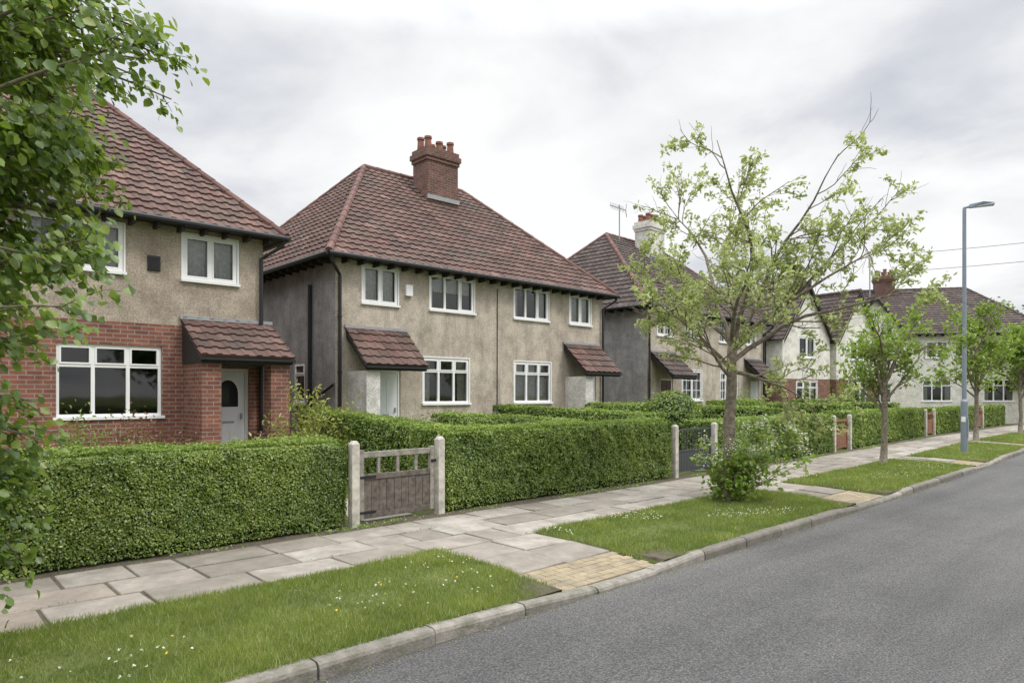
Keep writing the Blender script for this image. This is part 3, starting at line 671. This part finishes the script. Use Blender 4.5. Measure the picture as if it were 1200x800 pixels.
def gable_house(name,X0,Y0,rot,W,D,H,wings,wm,brickz,zr,tile='tile_dark',chim=None,zw=7.4,bl=3.2,extra=(),up=()):
    e,TF,TL=house(name,X0,Y0,rot,W=W,D=D,H=H,zr=zr,bl=bl,br=bl,upper=up,ground=extra,wm=wm,sm=wm,tile=tile,brickz=brickz,chim=chim,ridgem='tile_dark')
    for (x0,x1,pr) in wings:
        mb=MB(); cx=(x0+x1)/2; w=x1-x0; zb=brickz or 0
        T=lambda u,d,z,x0=x0,pr=pr:(x0+u,-pr+d,z)
        ow=[(w/2-.7,w/2+.7,3.6,4.65)]; og=[(w/2-.9,w/2+.9,1.2,2.4)]
        if zb:
            wall(mb,T,w,zb,H,ow,wm); wall(mb,T,w,-.05,zb,og,'brick')
        else: wall(mb,T,w,-.05,H,ow+og,wm)
        mb.face([T(0,0,H),T(w,0,H),T(w/2,0,zw-.1)],wm)
        for xx in (x0,x1):
            if zb: mb.face([(xx,-pr,-.05),(xx,0,-.05),(xx,0,zb),(xx,-pr,zb)],'brick')
            mb.face([(xx,-pr,zb-.05*(zb==0)),(xx,0,zb-.05*(zb==0)),(xx,0,H),(xx,-pr,H)],wm)
        mb.build('gable_walls',e)
        window(e,T,*ow[0],cols=2,transom=0,curt=1,surround=True); window(e,T,*og[0],cols=3,transom=1,curt=1,surround=True)
        mb=MB(); o=.2; yb=D/2-.3; k=(zw-H)/(w/2)
        tiled(mb,(x0-o,yb,H-o*k),(x0-o,-pr-o,H-o*k),(cx,-pr-o,zw),(cx,yb,zw),tile); tiled(mb,(x1+o,-pr-o,H-o*k),(x1+o,yb,H-o*k),(cx,yb,zw),(cx,-pr-o,zw),tile)
        ridge(mb,(cx,-pr-o,zw+.02),(cx,yb,zw+.02),'tile_dark')
        for s in (-1,1):
            a=Vector((cx+s*(w/2+o),-pr-o,H-o*k-.05)); b=Vector((cx,-pr-o,zw-.05))
            mb.faces([a+Vector((0,-.03,0)),b+Vector((0,-.03,0)),b+Vector((0,-.03,-.18)),a+Vector((0,-.03,-.18))],[(0,1,2,3)],'dark')
        mb.build('gable_roof',e)
    return e
gable_house('gabled_house',32.9,16.9,-.16,9.4,7,4.7,[(.3,4.4,.9),(5.0,9.1,.9)],'cream',2.5,7.0,chim=None,zw=7.4,bl=2.6)
rot5=math.atan2(10.0-16.7,48.6-43.9)
gable_house('white_rendered_house',43.4,17.7,rot5,11.5,8,5.4,[(.5,3.9,.6)],'cream',0,8.6,chim=(3.4,4.5,3.3,4.1,7.4,9.5,3),zw=7.6,bl=3.0,extra=[(5.0,6.6,1.3,2.6,3,1,1),(8.3,9.9,1.3,2.6,3,1,1)],up=[(5.2,6.4,3.9,4.9,2,0,1),(8.5,9.7,3.9,4.9,2,0,1)])
house('brown_roof_house',66,20,-.5,W=11,D=8,H=5,zr=8.6,upper=[(2,3.4,3.9,4.8,2,0,1),(7,8.4,3.9,4.8,2,0,1)],wm='cream',sm='cream',tile='tile')
house('brown_roof_house',60,34,-.3,W=11,D=8,H=5,zr=8.6,wm='cream',sm='cream',tile='tile')
# ---------------------------------------------------------------- trees
def wander(p,d,L,k,curl,up,rs):
    pts=[Vector(p)]; d=Vector(d).normalized()
    for i in range(k):
        d=(d+Vector((rs.gauss(0,curl),rs.gauss(0,curl),rs.gauss(0,curl)+up))).normalized(); pts.append(pts[-1]+d*(L/k))
    return pts,d
def lerp_on(pts,t):
    f=t*(len(pts)-1); i=min(int(f),len(pts)-2); return pts[i].lerp(pts[i+1],f-i),(pts[i+1]-pts[i]).normalized()
def perp_dir(d,ang,rs):
    a=Vector((rs.gauss(0,1),rs.gauss(0,1),rs.gauss(0,1))); a=(a-d*a.dot(d)).normalized()
    return (d*math.cos(ang)+a*math.sin(ang)).normalized()
def leafcloud(anchors,per,spread,rs):
    A=np.array([tuple(a) for a in anchors]); P=np.repeat(A,per,0); return P+RNG.normal(0,spread,P.shape)
def tree(name,base,fork,limbs,trunk_r,leafmat_,lsize,nsub=8,ntw=5,per=6,spread=.06,sublen=(.7,1.3),twlen=(.25,.5),lean=(0,0),seed=1,up=.02,droop=0,wid=.5,limbk=.55,leafprob=1.0,curl=.10):
    rs=random.Random(seed); e=empty(name,base); mb=MB(); anchors=[];
    k=8; tp=[Vector((lean[0]*(i/k)+rs.gauss(0,.015),lean[1]*(i/k)+rs.gauss(0,.015),fork*i/k-.03)) for i in range(k+1)]
    tr=[trunk_r*(1.35 if i==0 else 1.08 if i==1 else 1-.3*i/k) for i in range(k+1)]
    mb.tube(tp,tr,'bark',10)
    for (az,el,L,t0) in limbs:
        st,_=lerp_on(tp,t0); d=Vector((math.cos(az)*math.cos(el),math.sin(az)*math.cos(el),math.sin(el)))
        pts,_=wander(st,d,L,9,curl,up,rs); r0=trunk_r*limbk*(.5+L/6)
        mb.tube(pts,[r0*(1-i/9.3)+.004 for i in range(10)],'bark',7)
        for s in range(nsub):
            t=rs.uniform(.22,1); p,dd=lerp_on(pts,t); L2=rs.uniform(*sublen)*(1.15-.5*t)
            sp,_=wander(p,perp_dir(dd,rs.uniform(.5,1.0),rs),L2,6,.14,up+.02,rs)
            rr=max(.006,r0*(1-t)*.5); mb.tube(sp,[rr*(1-i/8)+.003 for i in range(7)],'twig',5)
            for q in range(ntw):
                t2=rs.uniform(.3,1); p2,d2=lerp_on(sp,t2)
                tw,_=wander(p2,perp_dir(d2,rs.uniform(.4,1.0),rs),rs.uniform(*twlen),4,.16,-droop,rs)
                mb.tube(tw,[.005,.004,.0035,.003,.002],'twig',3,False)
                if rs.random()<leafprob:
                    for a in tw[1:]: anchors.append(a)
                    anchors.append(tw[-1])
    mb.build('trunk_and_branches',e,smooth=True,uv=False)
    P=leafcloud(anchors,per,spread,rs); Nn=RNG.normal(0,.6,P.shape)+np.array([0,0,.7]); T=RNG.normal(0,.6,P.shape)+np.array([0,0,-.4])
    leaves('leaves',P,Nn,lsize,leafmat_,e,T=T,wid=wid)
    return e,anchors
rt=math.atan2(-.677,.736)
limbs=[(rt+.1,.62,3.0,.9),(rt-.8,.8,2.6,1),(rt+.9,.9,2.7,1),(rt+2.2,.95,2.3,1),(rt+3.2,.75,1.6,.85),(rt-1.8,.95,2.3,1),(rt+.2,.92,3.25,1),(rt+2.8,1.25,3.2,1),(rt-2.6,.5,1.4,.8),(rt+.35,.3,1.8,.84),(rt-.2,.78,3.2,.97),(rt+1.5,1.2,3.1,.98),(rt-1.2,1.3,3.3,1)]
T1,_=tree('street_tree',(9.95,5.6+c(9.95),0),2.5,limbs,.105,'leaf_pale',.078,nsub=10,ntw=7,per=5,spread=.035,sublen=(.6,1.15),twlen=(.2,.45),lean=(.05,-.05),seed=3,up=-.005,wid=.42,limbk=.38,leafprob=.50,curl=.13)
mb=MB(); anc=[]; fl=[]
rs=random.Random(5)
for i in range(38):
    az=rs.uniform(0,6.28); el=rs.uniform(.7,1.4); L=rs.uniform(.5,1.65)
    if math.cos(az-rt)<-.2: L*=.6
    pts,_=wander((rs.gauss(0,.06),rs.gauss(0,.06),0),(math.cos(az)*math.cos(el)+.32*math.cos(rt),math.sin(az)*math.cos(el)+.32*math.sin(rt),math.sin(el)),L,6,.1,.0,rs)
    mb.tube(pts,[.008-.001*j for j in range(7)],'twig',4); anc+=pts[2:]+[pts[-1]]*2
    if rs.random()<.6: fl.append(pts[-1])
mb.build('sucker_shoots',T1,uv=False)
P=leafcloud(anc,6,.09,rs); leaves('sucker_leaves',P,RNG.normal(0,.5,P.shape)+np.array([0,-.2,.7]),.09,'leaf_green',T1,T=RNG.normal(0,.6,P.shape)+np.array([0,0,-.4]))
P=leafcloud(fl,70,.06,rs); P[:,2]+=.08; smallleaves('flower_heads',P,RNG.normal(0,.4,P.shape)+np.array([0,0,1]),.038,'blossom',T1)
P=leafcloud([Vector((0,0,.12))]*1,350,.12,rs); P[:,2]=np.abs(P[:,2])*1.4; leaves('foot_leaves',P,RNG.normal(0,.5,P.shape)+np.array([0,-.2,.5]),.07,'leaf_green',T1)
def younglimbs(seed,n,L,el=(.7,1.3)):
    r=random.Random(seed); return [(r.uniform(0,6.28),r.uniform(*el),L*r.uniform(.6,1.0),r.uniform(.4,1)) for _ in range(n)]
tree('young_street_tree',(18.1,6.15,0),3.0,younglimbs(1,12,1.9),.075,'leaf_green',.10,nsub=6,ntw=4,per=3,spread=.07,sublen=(.35,.75),twlen=(.2,.35),seed=8,wid=.55,leafprob=.7)
tree('young_street_tree',(29.5,6.9,0),3.3,younglimbs(2,12,2.2),.08,'leaf_green',.14,nsub=6,ntw=4,per=3,spread=.1,sublen=(.4,.8),twlen=(.2,.4),seed=9,leafprob=.65)
tree('young_street_tree',(37.5,7.1,0),3.0,younglimbs(3,12,2.3),.08,'leaf_green',.16,nsub=6,ntw=4,per=3,spread=.1,sublen=(.5,.9),twlen=(.2,.4),seed=10,leafprob=.75)
tree('young_street_tree',(48,8.2,0),3.0,younglimbs(4,12,2.4),.08,'leaf_green',.2,nsub=5,ntw=4,per=4,spread=.14,sublen=(.5,.9),twlen=(.2,.4),seed=12)
def bigtree(x,y,h,r,seed,mat='leaf_dark'):
    tree('large_background_tree',(x,y,0),h*.3,[(i*.7+seed,random.Random(seed*31+i).uniform(.3,1.4),h*.55,random.Random(i).uniform(.6,1)) for i in range(12)],.35,mat,.42,nsub=9,ntw=5,per=6,spread=.45,sublen=(1.5,r*.8),twlen=(.6,1.4),seed=seed)
bigtree(96,20.5,14,5,21); bigtree(110,30,14,5,22); bigtree(95,60,12,5,25)
bigtree(-6,-16,10,4,23); bigtree(14,-17,9,4,24)
prof=[(.3,.95),(.45,1.0),(.75,1.08),(1.2,1.12),(1.5,1.2),(1.96,1.55),(2.25,1.6),(2.7,1.6),(3.3,1.62),(3.7,2.25),(4.15,1.9),(4.6,1.75),(5.2,1.8),(6.2,1.6),(7.2,.9)]
zz=[p[0] for p in prof]; rr_=[p[1] for p in prof]
rs=random.Random(42); e=empty('broadleaf_street_tree',(-.4,5.5,0)); mb=MB()
mb.tube([(0,0,-.03),(.02,0,.3),(.0,.02,1.5),(.03,0,3),(.0,.02,4.5),(.02,0,6.6)],[.2,.15,.13,.11,.08,.02],'bark',12)
anc=[]
for i in range(215):
    if i<190: az=rs.uniform(-.75,.75)
    else: az=rs.uniform(.8,5.4)
    zt=rs.uniform(.35,6.0) if i<190 else rs.uniform(1.6,7)
    R=np.interp(zt,zz,rr_)*rs.uniform(.80,1.0) if i%3 else np.interp(zt,zz,rr_)*rs.uniform(.5,.8)
    if abs(az)>.35 and az<1: R*=.95
    if zt<2.6 and i%2: continue
    tip=Vector((math.cos(az)*R,math.sin(az)*R,zt)); z0=min(6.3,max(.15,zt+rs.uniform(-.9,.15))); st=Vector((.02,0,z0))
    mid=(st+tip)/2+Vector((rs.gauss(0,.06),rs.gauss(0,.06),rs.uniform(.05,.28)))
    pts=[st*(1-t)**2+mid*2*t*(1-t)+tip*t*t for t in [j/8 for j in range(9)]]
    mb.tube(pts,[.018*(1-j/9)+.003 for j in range(9)],'twig',5)
    anc+=pts[5:]
    for s in range(8):
        t=rs.uniform(.35,1); p,dd=lerp_on(pts,t)
        sp,_=wander(p,perp_dir(dd,rs.uniform(.3,.9),rs),rs.uniform(.12,.32),4,.12,-.12,rs); mb.tube(sp,[.004,.0035,.003,.002,.002],'twig',3,False); anc+=sp[1:]
mb.build('trunk_and_branches',e,smooth=True,uv=False)
P=leafcloud(anc,5,.05,rs); P=P-np.array([0,0,.03]); out=P.copy(); out[:,2]=0; out=nrm(out)
leaves('leaves',P,RNG.normal(0,.45,P.shape)+out*.55+np.array([0,-.35,.6]),.062,'leaf_near',e,T=out*.5+RNG.normal(0,.5,P.shape)+np.array([0,0,-.9]),wid=.82,fold=.12)
# ---------------------------------------------------------------- garden plants
def shrub(name,x,y,r,h,n,mat,size,stems=14,seed=1,round_=False):
    rs=random.Random(seed); e=empty(name,(x,y,0)); mb=MB(); a=[]
    if round_:
        mb.tube([(0,0,0),(0,0,h*.2),(0,0,h*.5),(0,0,h*.8),(0,0,h*.9)],[r*.5,r*.8,r*.86,r*.6,r*.2],'hedge_core',12)
        v=RNG.normal(size=(n,3)); v=nrm(v); v[:,2]=np.abs(v[:,2])*1.0; P=v*np.array([r,r,h*.55])*(1-np.abs(RNG.normal(0,.05,n)))[:,None]+np.array([0,0,h*.44]); mb.build('stems',e,uv=False)  # added dark core form under the leaf shell, not separate stems
        P2=P.copy(); P2[:,2]=P2[:,2]*RNG.uniform(.1,1,n); P2[:,:2]=nrm(np.c_[P[:,:2],np.zeros(n)])[:,:2]*r*.95
        m=RNG.uniform(0,1,n)<.4; P[m]=P2[m]
        smallleaves('leaves',P,v+RNG.normal(0,.5,P.shape),size,mat,e); return e
    for i in range(stems):
        az=rs.uniform(0,6.28); el=rs.uniform(.6,1.5); pts,_=wander((0,0,0),(math.cos(az)*math.cos(el),math.sin(az)*math.cos(el),math.sin(el)),h*rs.uniform(.6,1.05),6,.08,0,rs)
        mb.tube(pts,[.012-.0015*j for j in range(7)],'twig',4); a+=pts[2:]
    mb.build('stems',e,uv=False); P=leafcloud(a,max(1,n//len(a)),r*.16,rs); leaves('leaves',P,RNG.normal(0,.6,P.shape)+np.array([0,0,.5]),size,mat,e,wid=.35); return e
shrub('yellow_shrub',5.95,12.0,.6,1.75,1900,'leaf_yellow',.10,20,1)
shrub('rose_bush',3.1,12.9,.8,1.35,1600,'leaf_red',.07,18,2)
shrub('rose_bush',2.2,12.9,.8,1.3,1400,'leaf_green',.07,18,6)
shrub('clipped_bush',16.2,11.0,.85,1.85,5000,'hedge_far',.07,round_=True)
shrub('garden_shrub',10.2,13.3,.7,1.5,900,'leaf_green',.08,14,3)
shrub('garden_shrub',24.5,13.5,.8,1.9,900,'leaf_green',.1,14,4)
shrub('conifer_bush',36.5,14.0,.9,2.6,2500,'leaf_dark',.12,20,5)
shrub('garden_shrub',30.5,14.0,.8,2.0,900,'leaf_dark',.1,14,7)
# ---------------------------------------------------------------- parked car
def car(x,y,rot):
    e=empty('parked_car',(x,y,-.012),rot)
    st=[(-2.05,.72,.42,.62,.62,.62),(-1.98,.84,.30,.74,.74,.72),(-1.4,.87,.24,.88,.88,.74),(-.95,.88,.24,.95,.96,.72),(-.25,.88,.24,.97,1.40,.60),(.5,.88,.24,.97,1.47,.60),(1.3,.88,.24,.97,1.42,.58),(1.85,.86,.26,.98,1.05,.62),(2.02,.80,.34,.92,.94,.66),(2.06,.74,.45,.75,.75,.66)]
    mb=MB()
    def sec(s):
        X,w,zb,zt,zr,wr=s; h=[(0,zb),(w*.92,zb),(w,zb+.12),(w,zt-.12),(w*.95,zt),(wr if zr>zt+.02 else w*.9,zr-.04 if zr>zt+.02 else zt+.004),(wr*.8,zr),(0,zr)]
        return [(X,-a,z) for a,z in h]+[(X,a,z) for a,z in h[::-1]]
    S=[sec(s) for s in st]; n=16
    for i in range(len(S)-1):
        for j in range(n-1):
            if j in (7,): continue
            tall=(st[i][4]>st[i][3]+.1)or(st[i+1][4]>st[i+1][3]+.1)
            glass=tall and (j in (4,10) or (j in(5,6,8,9) and (st[i][4]-st[i+1][4]<-.3 or st[i][4]-st[i+1][4]>.3)))
            mb.faces([S[i][j],S[i+1][j],S[i+1][j+1],S[i][j+1]],[(0,1,2,3)],'carglass' if glass else 'carpaint')
        mb.faces([S[i][0],S[i+1][0],S[i+1][15],S[i][15]],[(0,1,2,3)],'tyre')
    mb.face(S[0],'carpaint'); mb.face(S[-1],'carpaint')
    for s in (-1,1):
        mb.box(2.0,2.075,s*.72-.1,s*.72+.1,.68,.92,'taillamp'); mb.box(-2.06,-1.98,s*.62-.12,s*.62+.12,.55,.68,'lampglass')
    for X in (-.55,.45): 
        for s in (-1,1): mb.box(X-.03,X+.03,s*.76-.06,s*.76+.06,.97,1.3,'carpaint')
    mb.box(2.06,2.08,-.26,.26,.55,.66,'upvc')
    mb.build('body',e,bevel=.01)
    mb=MB()
    for X in (-1.3,1.28):
        for s in (-1,1):
            mb.tube([(X,s*.68,.31),(X,s*.885,.31)],[.31,.31],'tyre',18); mb.tube([(X,s*.80,.31),(X,s*.893,.31)],[.2,.2],'alloy',12)
            mb.tube([(X,s*.70,.33),(X,s*.882,.33)],[.37,.37],'tyre',18)
    mb.build('wheels',e)
strip('side_road',[(9.6,-.006),(16.5,-.006)],'asphalt',[50.5,54,58,62])
car(52.3,10.9,-.9)
# ---------------------------------------------------------------- street lamp
e=empty('street_lamp',(23.3,5.75,0),0); mb=MB()
mb.tube([(0,0,-.02),(0,0,1.45),(0,0,1.5),(0,0,1.56),(0,0,7.05),(0,0,7.15)],[.095,.095,.09,.06,.048,.045],'steel',14)
mb.box(-.05,.05,-.099,-.09,.45,1.0,'steel'); mb.box(-.11,-.08,-.05,.05,.9,1.05,'upvc')
mb.build('lamp_column',e,smooth=False)
mb=MB(); d=Vector((.35,-.94,0)); a=Vector((.94,.35,0))
mb.tube([(0,0,7.0),(0,0,7.16),tuple(d*.18+Vector((0,0,7.19)))],[.045,.042,.035],'steel',8)
def hp(s,t,z): return tuple(d*s+a*t+Vector((0,0,z)))
mb.faces([hp(.12,-.06,7.14),hp(.12,.06,7.14),hp(.72,.13,7.16),hp(.72,-.13,7.16),hp(.12,-.05,7.24),hp(.12,.05,7.24),hp(.45,.11,7.27),hp(.45,-.11,7.27),hp(.72,.11,7.21),hp(.72,-.11,7.21)],
 [(0,3,2,1),(4,5,6,7),(7,6,8,9),(0,1,5,4),(1,2,8,6,5),(2,3,9,8),(3,0,4,7,9)],'steel')
mb.faces([hp(.3,-.09,7.145),hp(.3,.09,7.145),hp(.68,.1,7.153),hp(.68,-.1,7.153)],[(0,1,2,3)],'lampglass')
mb.build('lamp_head',e)
e=empty('overhead_wires'); mb=MB()
mb.tube([(40.4,-5.5,-.1),(40.4,-5.5,9.2)],[.14,.10],'bark',10)
for (p,q,s) in (((47.4,17.0,10.7),(40.4,-5.5,8.9),.25),((47.4,17.0,9.6),(40.4,-5.5,8.2),.3)):
    pts=[]
    for i in range(17):
        t=i/16; v=Vector(p).lerp(Vector(q),t); v.z-=s*4*t*(1-t); pts.append(v)
    mb.tube(pts,[.013]*17,'black',4)
mb.tube([(47.4,17.0,7.5),(47.4,17.0,10.8)],[.04,.04],'lead',6)
mb.build('cables',e,uv=False)
# ---------------------------------------------------------------- world, sun, camera
sv=Vector((.35,-.62,.95)).normalized()
w=bpy.data.worlds.new('World'); scene.world=w; w.use_nodes=True; nt=w.node_tree; bg=nt.nodes['Background']
sky=nt.nodes.new('ShaderNodeTexSky'); sky.sky_type='NISHITA'; sky.sun_disc=False; sky.sun_elevation=math.asin(sv.z); sky.sun_rotation=math.atan2(sv.x,sv.y)
tc=nt.nodes.new('ShaderNodeTexCoord'); sx=nt.nodes.new('ShaderNodeSeparateXYZ'); nt.links.new(tc.outputs['Generated'],sx.inputs[0])
def math_(op,a,b=None):
    n=nt.nodes.new('ShaderNodeMath'); n.operation=op
    for i,s in enumerate((a,b)):
        if s is None: continue
        if isinstance(s,(int,float)): n.inputs[i].default_value=s
        else: nt.links.new(s,n.inputs[i])
    return n.outputs[0]
zz_=math_('ADD',math_('MAXIMUM',sx.outputs[2],0.0),.22)
cx=nt.nodes.new('ShaderNodeCombineXYZ'); nt.links.new(math_('DIVIDE',sx.outputs[0],zz_),cx.inputs[0]); nt.links.new(math_('DIVIDE',sx.outputs[1],zz_),cx.inputs[1]); cx.inputs[2].default_value=5.3
nz=nt.nodes.new('ShaderNodeTexNoise'); nz.inputs['Scale'].default_value=1.25; nz.inputs['Detail'].default_value=7; nz.inputs['Roughness'].default_value=.54; nz.inputs['Distortion'].default_value=.3
nt.links.new(cx.outputs[0],nz.inputs['Vector'])
cr=ramp(nt,nz.outputs['Fac'],[(.35,(.60,.63,.685)),(.44,(.72,.74,.78)),(.52,(.87,.88,.895)),(.62,(.99,.99,.99))])
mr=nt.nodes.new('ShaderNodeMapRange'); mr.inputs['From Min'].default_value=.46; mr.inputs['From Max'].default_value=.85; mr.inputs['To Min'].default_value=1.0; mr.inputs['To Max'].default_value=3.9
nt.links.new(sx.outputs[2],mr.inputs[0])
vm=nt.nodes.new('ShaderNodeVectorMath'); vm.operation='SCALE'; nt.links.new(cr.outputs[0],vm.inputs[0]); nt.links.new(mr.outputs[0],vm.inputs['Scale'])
sk=nt.nodes.new('ShaderNodeVectorMath'); sk.operation='SCALE'; sk.inputs['Scale'].default_value=.1; nt.links.new(sky.outputs[0],sk.inputs[0])
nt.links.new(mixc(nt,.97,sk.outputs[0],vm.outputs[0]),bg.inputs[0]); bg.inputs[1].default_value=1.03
sl=bpy.data.lights.new('sun','SUN'); sl.energy=1.5; sl.angle=math.radians(12); sl.color=(1,.94,.86)
so=bpy.data.objects.new('sun',sl); so.rotation_euler=(-sv).to_track_quat('-Z','Y').to_euler(); so.location=(0,0,30); COL.objects.link(so)
cam=bpy.data.cameras.new('camera'); cam.lens=24; cam.sensor_width=36; cam.shift_y=62/1200; cam.clip_end=2000; cam.clip_start=.05
co=bpy.data.objects.new('camera',cam); co.location=(0,0,1.7); co.rotation_euler=(math.radians(90),0,-math.atan2(.677,.736)); COL.objects.link(co); scene.camera=co
scene.view_settings.view_transform='Standard'; scene.view_settings.look='None'; scene.view_settings.exposure=0
